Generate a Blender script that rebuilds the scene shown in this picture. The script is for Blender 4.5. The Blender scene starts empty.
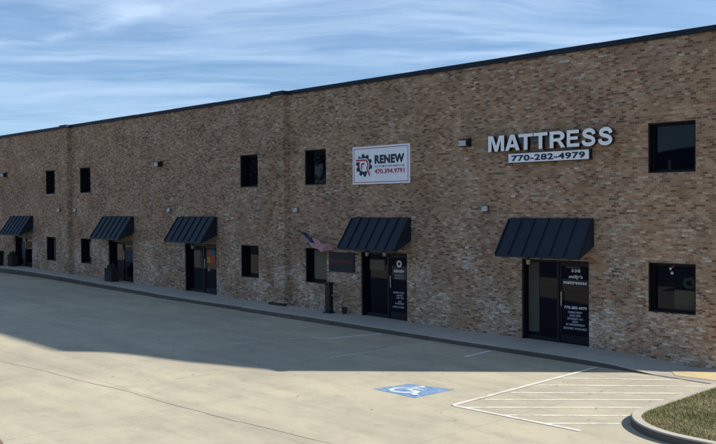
import bpy, bmesh, math, random
from mathutils import Vector, Matrix, Euler

# ------------------------------------------------------------------ camera
random.seed(7)
S = bpy.context.scene
COL = S.collection
F_PX, YAW, PITCH, ROLL = 860.0, 0.786614, 0.017543, -0.007618
CAM_H = 3.84
cy, sy = math.cos(YAW), math.sin(YAW)
fwd = Vector((-sy * math.cos(PITCH), cy * math.cos(PITCH), -math.sin(PITCH)))
right = Vector((cy, sy, 0)); up = right.cross(fwd)
c_, s_ = math.cos(ROLL), math.sin(ROLL)
R_ = c_ * right + s_ * up
U_ = -s_ * right + c_ * up
cd = bpy.data.cameras.new('camera'); cam = bpy.data.objects.new('camera', cd); COL.objects.link(cam)
m4 = Matrix((R_, U_, -fwd)).transposed().to_4x4(); m4.translation = Vector((0, -20, CAM_H))
cam.matrix_world = m4
cd.sensor_fit = 'HORIZONTAL'; cd.sensor_width = 36; cd.lens = 36 * F_PX / 716
cd.clip_end = 3000
S.camera = cam

# ------------------------------------------------------------------ light
SUN_EL = math.radians(37.0)
SUN_H = Vector((0.688, 0.725, 0)).normalized()         # horizontal direction towards the sun
SUN_ROT = math.atan2(SUN_H.x, SUN_H.y)
S.view_settings.view_transform = 'Standard'; S.view_settings.look = 'None'
S.view_settings.gamma = 1; S.view_settings.use_curve_mapping = False
S.view_settings.exposure = 0.60

sl = bpy.data.lights.new('sun', 'SUN'); sl.energy = 4.9; sl.angle = math.radians(0.5); sl.color = (1, .95, .86)
so = bpy.data.objects.new('sun', sl); COL.objects.link(so)
d = Vector((-SUN_H.x * math.cos(SUN_EL), -SUN_H.y * math.cos(SUN_EL), -math.sin(SUN_EL)))
so.rotation_euler = d.to_track_quat('-Z', 'Y').to_euler(); so.location = (10, 10, 40)


class NT:
    """small helper to write node trees"""
    def __init__(s, tree): s.t = tree; tree.nodes.clear()
    def n(s, typ, **kw):
        nd = s.t.nodes.new(typ)
        for k, v in kw.items():
            if k == 'i':
                for a, b in v.items():
                    if isinstance(b, bpy.types.NodeSocket): s.t.links.new(b, nd.inputs[a])
                    else: nd.inputs[a].default_value = b
            else: setattr(nd, k, v)
        return nd
    def math(s, op, a, b=0.0, c=0.0):
        return s.n('ShaderNodeMath', operation=op, i={0: a, 1: b, 2: c}).outputs[0]
    def mix(s, f, a, b, mode='MIX'):
        nd = s.n('ShaderNodeMix', data_type='RGBA', blend_type=mode)
        for k, v in ((0, f), (6, a), (7, b)):
            if isinstance(v, bpy.types.NodeSocket): s.t.links.new(v, nd.inputs[k])
            else: nd.inputs[k].default_value = v if k == 0 else (tuple(v) + (1,))[:4]
        return nd.outputs[2]
    def ramp(s, f, stops, interp='LINEAR'):
        nd = s.n('ShaderNodeValToRGB', i={0: f}); cr = nd.color_ramp; cr.interpolation = interp
        while len(cr.elements) < len(stops): cr.elements.new(.5)
        for e, (p, c) in zip(cr.elements, stops):
            e.position = p; e.color = (c, c, c, 1) if isinstance(c, (int, float)) else tuple(c) + (1,)
        return nd.outputs[0]
    def noise(s, vec, scale, detail=4, rough=.55, out=0, **kw):
        return s.n('ShaderNodeTexNoise', i={'Vector': vec, 'Scale': scale, 'Detail': detail, 'Roughness': rough}, **kw).outputs[out]


W = bpy.data.worlds.new('World'); S.world = W; W.use_nodes = True
w = NT(W.node_tree)
sky = w.n('ShaderNodeTexSky', sky_type='NISHITA', sun_disc=False, sun_elevation=SUN_EL, sun_rotation=SUN_ROT,
          altitude=300, air_density=1.0, dust_density=0.6, ozone_density=2.5)
tc = w.n('ShaderNodeTexCoord')
sep = w.n('ShaderNodeSeparateXYZ', i={0: tc.outputs['Generated']})
zz = w.math('ADD', w.math('MAXIMUM', sep.outputs[2], 0.0), 0.09)
px = w.math('DIVIDE', sep.outputs[0], zz); py = w.math('DIVIDE', sep.outputs[1], zz)
pv = w.n('ShaderNodeCombineXYZ', i={0: px, 1: py, 2: 0.0}).outputs[0]
# cirrus: long streaks, warped
warp = w.noise(pv, .9, 3, .5, out=1)
wv = w.n('ShaderNodeVectorMath', operation='SCALE', i={0: warp, 3: .8}).outputs[0]
pv2 = w.n('ShaderNodeVectorMath', operation='ADD', i={0: pv, 1: wv}).outputs[0]
def streak(rot, sx, sy, scale, detail, stops):
    q = w.n('ShaderNodeMapping', i={0: pv2, 'Rotation': (0, 0, math.radians(rot))}).outputs[0]
    q = w.n('ShaderNodeMapping', i={0: q, 'Scale': (sx, sy, 1)}).outputs[0]
    return w.ramp(w.noise(q, scale, detail, .6), stops)
c1 = streak(-52, .30, 1.7, 1.3, 9, [(.44, 0.0), (.58, .75), (.70, 1.0)])      # fine streaks
c3 = streak(-38, .45, 2.6, 1.1, 8, [(.47, 0.0), (.66, 1.0)])                 # crossing wisps
c2 = streak(-45, .5, .9, .55, 5, [(.42, 0.0), (.64, 1.0)])                   # broad veil
# one old, frayed contrail
sp2 = w.n('ShaderNodeSeparateXYZ', i={0: pv2})
ln = w.math('SUBTRACT', w.math('SUBTRACT', sp2.outputs[1], w.math('MULTIPLY', sp2.outputs[0], .07)), 2.10)
ct = w.ramp(w.math('ABSOLUTE', ln), [(0.0, 1.0), (.10, 0.0)])
ct = w.math('MULTIPLY', ct, w.ramp(w.noise(pv, 3.0, 5, .6), [(.36, 0.0), (.6, 1.0)]))
cm = w.math('ADD', w.math('ADD', w.math('MULTIPLY', c1, .42), .15), w.math('MULTIPLY', c2, .34))
cm = w.math('ADD', cm, w.math('ADD', w.math('MULTIPLY', c3, .20), w.math('MULTIPLY', ct, .55)))
cm = w.math('MINIMUM', cm, .92)
up_only = w.ramp(sep.outputs[2], [(0.0, 0.0), (.05, 1.0)])
cm = w.math('MULTIPLY', cm, up_only)
cm = w.math('MULTIPLY', cm, w.ramp(sep.outputs[2], [(.26, 1.0), (.60, .50)]))     # the veil thins overhead
skyb = w.mix(1.0, sky.outputs[0], (.62, .93, 1.20), 'MULTIPLY')
skyc = w.mix(cm, skyb, (6.1, 8.0, 10.6))
bg = w.n('ShaderNodeBackground', i={0: skyc, 1: .066})
w.n('ShaderNodeOutputWorld', i={0: bg.outputs[0]})

# ------------------------------------------------------------------ helpers
def zg(x, y):                                           # the lot falls gently to the east and north
    return -.0145 * (max(x, -90) + 11.26) - .01 * max(y, -120)

def mat(name, col, rough=.7, metal=0.0, spec=.5, vary=0.0, vscale=3.0, emit=None):
    m = bpy.data.materials.new(name); m.use_nodes = True; t = NT(m.node_tree)
    base = tuple(col) + (1,)
    p = t.n('ShaderNodeBsdfPrincipled', i={'Roughness': rough, 'Metallic': metal, 'Specular IOR Level': spec})
    if vary:
        g = t.n('ShaderNodeNewGeometry').outputs['Position']
        nz = t.noise(g, vscale, 6, .6)
        cc = t.mix(t.ramp(nz, [(.3, 0.0), (.7, 1.0)]), tuple(x * (1 - vary) for x in col), tuple(min(1, x * (1 + vary)) for x in col))
        t.t.links.new(cc, p.inputs['Base Color'])
        rr = t.math('ADD', t.math('MULTIPLY', nz, .2), rough - .1); t.t.links.new(rr, p.inputs['Roughness'])
    else: p.inputs['Base Color'].default_value = base
    if emit:
        p.inputs['Emission Color'].default_value = tuple(emit) + (1,); p.inputs['Emission Strength'].default_value = 1
    t.n('ShaderNodeOutputMaterial', i={0: p.outputs[0]})
    return m

class MB:
    def __init__(s): s.v = []; s.f = []; s.m = []
    def poly(s, pts, mi=0):
        b = len(s.v); s.v += [tuple(p) for p in pts]; s.f.append(tuple(range(b, b + len(pts)))); s.m.append(mi)
    def box(s, x0, x1, y0, y1, z0, z1, mi=0, faces='xXyYzZ'):
        b = len(s.v)
        s.v += [(x0,y0,z0),(x1,y0,z0),(x1,y1,z0),(x0,y1,z0),(x0,y0,z1),(x1,y0,z1),(x1,y1,z1),(x0,y1,z1)]
        F = {'z':(0,3,2,1),'Z':(4,5,6,7),'y':(0,1,5,4),'Y':(2,3,7,6),'x':(0,4,7,3),'X':(1,2,6,5)}
        for k in faces: s.f.append(tuple(b + i for i in F[k])); s.m.append(mi)
    def tube(s, a, b, r0, r1=None, n=10, mi=0, caps=True):
        a = Vector(a); b = Vector(b); r1 = r0 if r1 is None else r1
        d = (b - a).normalized(); q = d.to_track_quat('Z', 'Y'); k = len(s.v)
        for p, r in ((a, r0), (b, r1)):
            for i in range(n):
                s.v.append(tuple(p + q @ Vector((r * math.cos(2*math.pi*i/n), r * math.sin(2*math.pi*i/n), 0))))
        for i in range(n):
            j = (i + 1) % n; s.f.append((k+i, k+j, k+n+j, k+n+i)); s.m.append(mi)
        if caps: s.f.append(tuple(k+i for i in reversed(range(n)))); s.m.append(mi); s.f.append(tuple(k+n+i for i in range(n))); s.m.append(mi)
    def prism(s, outline, y0, y1, mi=0, mside=None):
        """outline in x,z; front at y0"""
        n = len(outline); mside = mi if mside is None else mside
        area = sum(outline[i][0]*outline[(i+1)%n][1]-outline[(i+1)%n][0]*outline[i][1] for i in range(n))
        if area < 0: outline = outline[::-1]
        s.poly([(x, y0, z) for x, z in outline], mi); s.poly([(x, y1, z) for x, z in reversed(outline)], mside)
        for i in range(n):
            a, b = outline[i], outline[(i+1) % n]
            s.poly([(a[0], y0, a[1]), (a[0], y1, a[1]), (b[0], y1, b[1]), (b[0], y0, b[1])], mside)
    def build(s, name, mats, parent=None, bevel=0, origin=None):
        me = bpy.data.meshes.new(name)
        o3 = Vector(origin) if origin else Vector((0, 0, 0))
        vs = [tuple(Vector(v) - o3) for v in s.v] if origin else s.v
        me.from_pydata(vs, [], s.f); me.update()
        mats = mats if isinstance(mats, (list, tuple)) else [mats]
        for m in mats: me.materials.append(m)
        for p, i in zip(me.polygons, s.m): p.material_index = i
        o = bpy.data.objects.new(name, me); COL.objects.link(o)
        o.location = o3
        if parent:
            o.parent = parent
            o.location = o3 - Vector(parent_loc(parent))
        if bevel:
            b = o.modifiers.new('bevel', 'BEVEL'); b.width = bevel; b.segments = 2; b.limit_method = 'ANGLE'
        return o

def parent_loc(p):
    v = Vector(p.location)
    while p.parent: p = p.parent; v += Vector(p.location)
    return v

def tag(o, label=None, cat=None, group=None, kind=None):
    for k, v in (('label', label), ('category', cat), ('group', group), ('kind', kind)):
        if v: o[k] = v
    return o
def thing(name, label, cat, loc=(0, 0, 0), group=None):
    o = bpy.data.objects.new(name, None); COL.objects.link(o); o.location = loc; o.empty_display_size = .2
    return tag(o, label, cat, group)
def structure(o): o['kind'] = 'structure'; return o

def text_mesh(txt, x0, x1, z0, z1, y, depth, name, mats, parent=None, bold=0.0, shear=0.0, side=False):
    """lettering standing on a plane facing -y, fitted to x0..x1, z0..z1; mats[0] face, mats[1] sides"""
    cu = bpy.data.curves.new('t', 'FONT'); cu.body = txt; cu.extrude = .5; cu.offset = bold; cu.shear = shear
    cu.resolution_u = 4; cu.space_character = 1.08 if bold else 1.0
    to = bpy.data.objects.new('t', cu); COL.objects.link(to)
    dg = bpy.context.evaluated_depsgraph_get()
    me = bpy.data.meshes.new_from_object(to.evaluated_get(dg))
    bpy.data.objects.remove(to); bpy.data.curves.remove(cu)
    xs = [v.co.x for v in me.vertices]; ys = [v.co.y for v in me.vertices]
    ax, bx, ay, by = min(xs), max(xs), min(ys), max(ys)
    for v in me.vertices:
        X = x0 + (v.co.x - ax) / (bx - ax) * (x1 - x0)
        Z = z0 + (v.co.y - ay) / (by - ay) * (z1 - z0)
        v.co = (X, y - (v.co.z + .5) * depth, Z)
    me.name = name; me.materials.clear()
    for m in mats: me.materials.append(m)
    me.update()
    if len(mats) > 1:
        for p in me.polygons: p.material_index = 0 if abs(p.normal.y) > .7 else 1
    else:
        for p in me.polygons: p.material_index = 0
    o = bpy.data.objects.new(name, me); COL.objects.link(o)
    if parent: o.parent = parent; o.location = -Vector(parent_loc(parent))
    return o

# ------------------------------------------------------------------ materials
def brick_material(name, shades, mortar, light_amt=.5):
    m = bpy.data.materials.new(name); m.use_nodes = True; t = NT(m.node_tree)
    g = t.n('ShaderNodeNewGeometry').outputs['Position']; sp = t.n('ShaderNodeSeparateXYZ', i={0: g})
    uu = t.math('DIVIDE', t.math('ADD', sp.outputs[0], sp.outputs[1]), .142)
    vv = t.math('DIVIDE', sp.outputs[2], .0590)
    row = t.math('FLOOR', vv)
    uo = t.math('ADD', uu, t.math('MULTIPLY', t.math('MODULO', t.math('ABSOLUTE', row), 2.0), .5))
    col = t.math('FLOOR', uo)
    fu = t.math('FRACT', t.math('ADD', uo, 1000.0)); fv = t.math('FRACT', t.math('ADD', vv, 1000.0))
    cell = t.n('ShaderNodeCombineXYZ', i={0: col, 1: row, 2: 0.0}).outputs[0]
    wn = t.n('ShaderNodeTexWhiteNoise', noise_dimensions='2D', i={'Vector': cell})
    r1 = wn.outputs['Value']
    sc = t.n('ShaderNodeSeparateColor', i={0: wn.outputs['Color']})
    r2, r3 = sc.outputs[1], sc.outputs[2]
    # broad zones of redder / greyer bricks (batches)
    zone = t.noise(g, .55, 3, .5)
    patch = t.noise(g, 2.1, 3, .55)
    k = t.math('ADD', t.math('MULTIPLY', r1, .92), t.math('MULTIPLY', t.math('SUBTRACT', patch, .5), .5))
    k = t.math('ADD', k, t.math('ADD', .03, t.math('MULTIPLY', t.math('SUBTRACT', zone, .5), .38)))
    c = t.ramp(k, shades, 'LINEAR')
    # light bricks run in short stretches along a course
    st = t.n('ShaderNodeMapping', i={0: cell, 'Scale': (.34, 1.0, 1)}).outputs[0]
    run = t.noise(st, 1.0, 2, .5)
    zone2 = t.noise(g, .8, 3, .5)
    low = t.ramp(sp.outputs[2], [(0.0, 1.0), (1.0, 0.0)])          # more of them in the lower courses
    low = t.n('ShaderNodeMapRange', i={0: sp.outputs[2], 1: 1.2, 2: 4.2, 3: .10, 4: 0.018}).outputs[0]
    L = t.math('ADD', t.math('MULTIPLY', run, .75), t.math('MULTIPLY', r2, .22))
    L = t.math('ADD', L, t.math('ADD', low, t.math('MULTIPLY', t.math('SUBTRACT', zone2, .5), .38)))
    lm = t.ramp(L, [(.635, 0.0), (.675, .40), (.73, .95)])
    lc = t.mix(r3, (.60, .52, .43), (.85, .80, .72))
    c = t.mix(t.math('MULTIPLY', lm, light_amt), c, lc)
    # within-brick grain
    gr = t.noise(g, 38, 3, .6)
    c = t.mix(t.math('MULTIPLY', t.ramp(gr, [(.35, 0.0), (.7, 1.0)]), .42), c, (.12, .085, .06))
    sm = t.n('ShaderNodeMapping', i={0: g, 'Scale': (1.0, 1.0, 2.4)}).outputs[0]
    fl = t.math('ADD', t.noise(sm, 11, 3, .6), t.math('MULTIPLY', t.math('SUBTRACT', zone2, .5), .35))
    c = t.mix(t.math('MULTIPLY', t.ramp(t.math('ADD', fl, low), [(.64, 0.0), (.72, 1.0)]), .6), c, (.72, .66, .57))
    jn = t.math('MULTIPLY', t.math('SUBTRACT', t.noise(g, 22, 2, .5), .5), .10)
    mu = t.math('LESS_THAN', t.math('ADD', fu, jn), .045); mv = t.math('LESS_THAN', t.math('ADD', fv, t.math('MULTIPLY', jn, 1.5)), .14)
    mm = t.math('MAXIMUM', mu, mv)
    mo = t.mix(t.noise(g, 3.0, 4, .6), mortar, tuple(x * .72 for x in mortar))
    c = t.mix(mm, c, mo)
    # large soft staining / weathering of the masonry
    stn = t.ramp(t.noise(g, .9, 6, .65), [(.32, .72), (.6, 1.0)])
    c = t.mix(1.0, c, stn, 'MULTIPLY')
    h = t.math('SUBTRACT', t.math('MULTIPLY', t.noise(g, 30, 3, .6), .3), t.math('MULTIPLY', mm, 1.0))
    h = t.math('ADD', h, t.math('MULTIPLY', r3, .35))
    bp = t.n('ShaderNodeBump', i={'Height': h, 'Distance': .012, 'Strength': .8})
    p = t.n('ShaderNodeBsdfPrincipled', i={'Base Color': c, 'Roughness': .9, 'Specular IOR Level': .25, 'Normal': bp.outputs[0]})
    t.n('ShaderNodeOutputMaterial', i={0: p.outputs[0]})
    return m

BRICK_STOPS = [(0.0, (0.155, 0.074, 0.042)), (0.2, (0.315, 0.172, 0.1)), (0.45, (0.43, 0.25, 0.148)), (0.7, (0.49, 0.298, 0.182)), (0.88, (0.55, 0.365, 0.23)), (1.0, (0.66, 0.5, 0.34))]
M_BRICK = brick_material('blended_brown_brick', BRICK_STOPS, (.55, .44, .32), .92)

def concrete_material(name, a, b, stain, panels=None, kerb=False):
    m = bpy.data.materials.new(name); m.use_nodes = True; t = NT(m.node_tree)
    g = t.n('ShaderNodeNewGeometry').outputs['Position']; sp = t.n('ShaderNodeSeparateXYZ', i={0: g})
    n1 = t.noise(g, .16, 5, .6); n2 = t.noise(g, 1.1, 6, .65); n3 = t.noise(g, 60, 3, .7)
    # broom and tyre streaks, stretched along the traffic direction
    mpv = t.n('ShaderNodeMapping', i={0: g, 'Rotation': (0, 0, math.radians(-4)), 'Scale': (.22, 1.5, 1)}).outputs[0]
    n4 = t.noise(mpv, 1.0, 6, .62)
    c = t.mix(t.ramp(n1, [(.36, 0.0), (.64, 1.0)]), a, b)
    c = t.mix(t.math('MULTIPLY', t.ramp(n4, [(.42, 0.0), (.72, 1.0)]), .55), c, stain)
    c = t.mix(t.math('MULTIPLY', t.ramp(n2, [(.46, 0.0), (.70, 1.0)]), .5), c, stain)
    sm = t.noise(g, 2.6, 7, .72)
    c = t.mix(t.math('MULTIPLY', t.ramp(sm, [(.55, 0.0), (.72, 1.0)]), .30), c, tuple(x * .6 for x in stain))
    c = t.mix(t.math('MULTIPLY', n3, .22), c, tuple(x * .55 for x in a))
    # small oil spots
    vo = t.n('ShaderNodeTexVoronoi', i={'Vector': g, 'Scale': .8, 'Randomness': 1.0})
    spot = t.ramp(t.math('ADD', vo.outputs[0], t.math('MULTIPLY', n2, .25)), [(.13, 1.0), (.21, 0.0)])
    c = t.mix(t.math('MULTIPLY', spot, .22), c, (.12, .10, .085))
    if panels:
        wob = t.math('MULTIPLY', t.math('SUBTRACT', t.noise(g, 1.7, 3, .5), .5), .05)
        jm = None
        for ax, step, off in panels:
            v = t.math('ADD', sp.outputs[ax], t.math('ADD', wob, 1000 * step - off))
            f = t.math('FRACT', t.math('DIVIDE', v, step))
            e = t.math('LESS_THAN', f, .014 / step)
            jm = e if jm is None else t.math('MAXIMUM', jm, e)
        c = t.mix(t.math('MULTIPLY', jm, .45), c, (.12, .10, .08))
    bp = t.n('ShaderNodeBump', i={'Height': t.math('ADD', n3, t.math('MULTIPLY', n2, .6)), 'Distance': .004, 'Strength': .5})
    p = t.n('ShaderNodeBsdfPrincipled', i={'Base Color': c, 'Roughness': .88, 'Specular IOR Level': .3, 'Normal': bp.outputs[0]})
    t.n('ShaderNodeOutputMaterial', i={0: p.outputs[0]})
    return m
M_LOT = concrete_material('parking_concrete', (.405, .362, .272), (.50, .445, .318), (.275, .25, .20), panels=[(0, 4.6, .2), (1, 5.4, -.25)])
M_WALK = concrete_material('sidewalk_concrete', (.40, .375, .325), (.46, .43, .37), (.30, .28, .24), panels=[(0, 1.52, .3)])
M_KERB = concrete_material('kerb_concrete', (.42, .38, .31), (.48, .43, .35), (.26, .235, .19), panels=[(0, 3.04, .3)])
M_KFACE = concrete_material('shaded_grimy_kerb_face', (.105, .095, .078), (.14, .125, .10), (.06, .052, .042))  # upright kerb face darkened: its shading is in the colour, along with grime
M_ISLK = concrete_material('island_kerb_concrete', (.42, .38, .31), (.47, .425, .35), (.27, .25, .21))
M_ISLF = concrete_material('shaded_tyre_marked_kerb_face', (.10, .092, .08), (.14, .128, .11), (.05, .046, .04))  # dark colour stands for the face turned from the sun, plus tyre marks
M_SEAM = mat('joint_sealant', (.25, .22, .17), .9)

def paint(name, col, under, wear):
    m = bpy.data.materials.new(name); m.use_nodes = True; t = NT(m.node_tree)
    g = t.n('ShaderNodeNewGeometry').outputs['Position']
    n = t.math('ADD', t.math('MULTIPLY', t.noise(g, 9, 6, .7), .6), t.math('MULTIPLY', t.noise(g, 1.3, 4, .6), .4))
    f = t.ramp(n, [(wear - .07, 0.0), (wear + .07, 1.0)])
    c = t.mix(f, under, col)
    c = t.mix(t.math('MULTIPLY', t.noise(g, 40, 3, .7), .2), c, tuple(x * .6 for x in col))
    p = t.n('ShaderNodeBsdfPrincipled', i={'Base Color': c, 'Roughness': .75})
    t.n('ShaderNodeOutputMaterial', i={0: p.outputs[0]})
    return m
UND = (.42, .378, .31)
M_PAINT = paint('white_line_paint', (.64, .62, .55), UND, .46)
M_PAINT_OLD = paint('worn_white_paint', (.74, .74, .70), (.42, .38, .32), .42)
M_BLUE = paint('blue_marking_paint', (.10, .22, .42), (.30, .34, .37), .46)
M_SYM = paint('white_symbol_paint', (.66, .70, .70), (.26, .36, .48), .46)
M_YEL = paint('yellow_kerb_paint', (.62, .45, .18), (.42, .36, .26), .50)

M_NAVY = mat('dark_navy_standing_seam_metal', (.010, .018, .030), .5, 0, .3, vary=.25, vscale=1.5)
M_COPE = mat('dark_bronze_coping_metal', (.016, .022, .034), .55, 0, .2, vary=.2)
M_FRAME = mat('black_window_frame', (.006, .007, .010), .5, 0, .25)
M_DFRAME = mat('near_black_door_frame', (.005, .006, .011), .4, 0, .35)
def glass(name, col, rough=.02):
    m = bpy.data.materials.new(name); m.use_nodes = True; t = NT(m.node_tree)
    g = t.n('ShaderNodeNewGeometry').outputs['Position']
    bp = t.n('ShaderNodeBump', i={'Height': t.noise(g, .9, 2, .5), 'Distance': .004, 'Strength': .12})
    p = t.n('ShaderNodeBsdfPrincipled', i={'Base Color': tuple(col) + (1,), 'Roughness': rough, 'IOR': 1.33, 'Normal': bp.outputs[0]})
    t.n('ShaderNodeOutputMaterial', i={0: p.outputs[0]})
    return m
M_GLASS = glass('dark_tinted_glass', (.003, .004, .010))
M_GLASSD = glass('dark_door_glass', (.002, .003, .011))
M_TAN_REFL = mat('tan_reflection_colour', (.15, .12, .085), .9, vary=.12)  # tan of the sunlit lot mirrored in glass, painted as a panel
M_WHITE = mat('white_sign_face', (.86, .86, .88), .5, vary=.05)
M_LETTER = mat('pale_acrylic_letter_face', (.88, .88, .88), .4, vary=.05, vscale=2)
M_RETURN = mat('navy_letter_return', (.008, .012, .025), .5)
M_RACE = mat('slate_raceway', (.10, .14, .18), .6)
M_INK = mat('dark_navy_ink', (.012, .016, .035), .6)
M_RED = mat('red_ink', (.42, .045, .07), .6)
M_BLACK = mat('black_metal', (.008, .008, .009), .5)
M_PALE = mat('pale_lens', (.48, .48, .46), .4)
M_DECAL = mat('white_vinyl_lettering', (.82, .84, .90), .6)
M_STEEL = mat('brushed_steel', (.55, .55, .55), .35, .8)
M_ROOF = mat('grey_roof_membrane', (.35, .35, .34), .9, vary=.1)

# ------------------------------------------------------------------ ground
def sheet(name, x0, x1, y0, y1, step, dz, m):
    b = MB(); nx = max(1, round((x1 - x0) / step)); ny = max(1, round((y1 - y0) / step))
    for j in range(ny + 1):
        for i in range(nx + 1):
            x = x0 + (x1 - x0) * i / nx; y = y0 + (y1 - y0) * j / ny; b.v.append((x, y, zg(x, y) + dz))
    for j in range(ny):
        for i in range(nx):
            a = j * (nx + 1) + i; b.f.append((a, a + 1, a + nx + 2, a + nx + 1)); b.m.append(0)
    return structure(b.build(name, m))
M_TERR = mat('dry_grassland', (.10, .095, .045), .95, vary=.4, vscale=.3)
sheet('ground', -1200, 1200, -1200, 1200, 30, -.12, M_TERR)
sheet('parking_lot', -90, 30, -15.8, 2, 3, 0, M_LOT)
M_ASPH = concrete_material('added_dark_asphalt', (.045, .045, .047), (.055, .055, .056), (.035, .034, .034))
sheet('added_asphalt', -150, 60, -118, -15.6, 4, .02, M_ASPH)  # unseen asphalt added so the glass mirrors dark ground

def strip(b, pts, wdt, dz=.004, mi=0):
    for (a, c) in zip(pts[:-1], pts[1:]):
        a = Vector(a); c = Vector(c); d = (c - a).normalized(); n = Vector((-d.y, d.x)) * wdt / 2
        q = [a - n, c - n, c + n, a + n]
        b.poly([(p.x, p.y, zg(p.x, p.y) + dz) for p in q], mi)

# expansion joint across the lot + cracks
b = MB()
base = [(-34, -12.9), (-26, -12.1), (-20.42, -11.66), (-18.74, -11.45), (-17.16, -11.35), (-15.52, -11.15), (-13.96, -11.12), (-12.46, -11.01), (-9.95, -10.74), (-2, -10.0)]
pts = []
for (a, c) in zip(base[:-1], base[1:]):
    n = max(2, int(math.hypot(c[0]-a[0], c[1]-a[1]) / .3))
    for i in range(n): t = i / n; pts.append((a[0]+(c[0]-a[0])*t, a[1]+(c[1]-a[1])*t + random.uniform(-.012, .012)))
for i in range(len(pts) - 1): strip(b, pts[i:i+2], random.uniform(.010, .020))
structure(b.build('expansion_joint', M_SEAM))
b = MB()
for base in ([(-15.86, -9.76), (-15.80, -9.2), (-15.77, -8.77), (-15.55, -8.3), (-15.31, -7.83)],):
    pts = []
    for (a, c) in zip(base[:-1], base[1:]):
        for i in range(6): t = i / 6; pts.append((a[0]+(c[0]-a[0])*t + random.uniform(-.01, .01), a[1]+(c[1]-a[1])*t + random.uniform(-.01, .01)))
    strip(b, pts, .009)
structure(b.build('pavement_crack', M_SEAM))

# painted lines of the access aisle
LINES = [((-10.24, -3.45), (-8.12, -1.42)), ((-10.19, -4.48), (-7.60, -1.80)), ((-10.15, -5.52), (-7.56, -2.77)), ((-10.13, -6.42), (-7.55, -3.63)),
         ((-9.98, -7.20), (-7.55, -4.57)), ((-9.14, -7.16), (-7.54, -5.50)), ((-8.32, -7.14), (-7.40, -6.17))]
b = MB()
for a, c in LINES: strip(b, [a, c], .085, .004)
structure(b.build('hatch_marking', M_PAINT))
b = MB(); strip(b, [(-10.24, -7.27), (-7.62, -7.12)], .10, .008); strip(b, [(-10.25, -7.27), (-10.36, -1.72)], .10, .012)
structure(b.build('aisle_border_marking', M_PAINT))
b = MB(); strip(b, [(-13.34, -2.95), (-13.45, -1.72)], .10); strip(b, [(-17.75, -3.55), (-17.36, -1.72)], .10)
strip(b, [(-18.25, -3.72), (-17.75, -3.55)], .07)
structure(b.build('stall_line_marking', M_PAINT_OLD))
M_FAINT = paint('almost_gone_paint', (.62, .61, .57), (.42, .38, .30), .50)
b = MB(); strip(b, [(-15.51, -5.58), (-15.34, -1.9)], .09); strip(b, [(-18.76, -6.05), (-18.3, -3.8)], .09)
strip(b, [(-22.73, -9.39), (-22.5, -7.2)], .09); strip(b, [(-19.85, -8.25), (-19.69, -6.34)], .09); strip(b, [(-21.6, -7.4), (-21.3, -2.2)], .09)
structure(b.build('faded_stall_marking', M_FAINT))

# accessible parking symbol
SQ = [(-12.29, -7.34), (-11.16, -7.32), (-11.12, -6.16), (-12.13, -6.42)]
def sq(u, v, dz):
    a, bb, c, dd = [Vector(p) for p in SQ]
    p = (a * (1-u) + bb * u) * (1 - v) + (dd * (1-u) + c * u) * v
    return (p.x, p.y, zg(p.x, p.y) + dz)
acc = thing('accessible_parking_symbol', 'faded blue pavement square with white wheelchair symbol in the sunlit bay', 'pavement marking', (-11.7, -6.8, 0))
b = MB(); b.poly([sq(*p, .004) for p in ((0, 0), (1, 0), (1, 1), (0, 1))]); b.build('blue_square', M_BLUE, acc, origin=(0, 0, 0))
b = MB()
def arc(cx, cyy, r, a0, a1, wd, n=22):
    for i in range(n):
        t0 = math.radians(a0 + (a1 - a0) * i / n); t1 = math.radians(a0 + (a1 - a0) * (i + 1) / n)
        b.poly([sq(cx + rr * math.cos(t), cyy + rr * math.sin(t), .008) for rr, t in ((r - wd/2, t0), (r - wd/2, t1), (r + wd/2, t1), (r + wd/2, t0))][::-1])
def bar(u0, v0, u1, v1, wd, dz=.0095):
    dx, dy = u1-u0, v1-v0; l = math.hypot(dx, dy); nx, ny = -dy/l*wd/2, dx/l*wd/2
    b.poly([sq(u0-nx, v0-ny, dz), sq(u1-nx, v1-ny, dz), sq(u1+nx, v1+ny, dz), sq(u0+nx, v0+ny, dz)])
arc(.42, .36, .22, 125, 372, .085)
n = 14; b.poly([sq(.40 + .075*math.cos(2*math.pi*i/n), .86 + .075*math.sin(2*math.pi*i/n), .008) for i in range(n)])
bar(.40, .77, .43, .42, .10); bar(.42, .62, .66, .60, .07, .0105); bar(.41, .45, .70, .42, .09, .0115); bar(.69, .45, .80, .15, .08, .0125); bar(.78, .17, .90, .20, .07, .0135)
b.build('wheelchair_figure', M_SYM, acc)

# ------------------------------------------------------------------ sidewalk and kerb
HX = [(-95, .26), (-44, .25), (-41, .22), (-34, .18), (-27, .14), (-20.7, .155), (-15, .12), (-11.3, .13), (-10.2, .12), (-9.0, .022), (-6, .02), (10, .02)]
def hh(x):
    for (a, h0), (c, h1) in zip(HX[:-1], HX[1:]):
        if a <= x <= c: return h0 + (h1 - h0) * (x - a) / (c - a)
    return .02
def kerb_y(x):
    if x < -46: return -1.3
    if x < -36: return -1.3 + .2 * math.sin((x + 46) / 10 * math.pi)
    if x < -30: return -1.3 - .2 * (x + 36) / 6
    return -1.55 if x < -24 else -1.62
def prof(name, ya, yb, m, xs, skirt):
    b = MB(); F = []; K = []
    for x in xs:
        f = ya(x); k = yb(x); zf = zg(x, f); zk = zg(x, k)
        b.v += [(x, f, zf - .05), (x, f + .012, zf + hh(x) - .012), (x, f + .03, zf + hh(x)), (x, k, zk + hh(x)), (x, k, zk - .05)]
    for i in range(len(xs) - 1):
        for j in range(4):
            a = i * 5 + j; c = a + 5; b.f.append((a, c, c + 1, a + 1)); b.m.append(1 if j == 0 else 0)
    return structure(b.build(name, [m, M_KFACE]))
XS = [-95, -70, -60] + [-54 + .5 * i for i in range(0, 100)]
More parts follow.
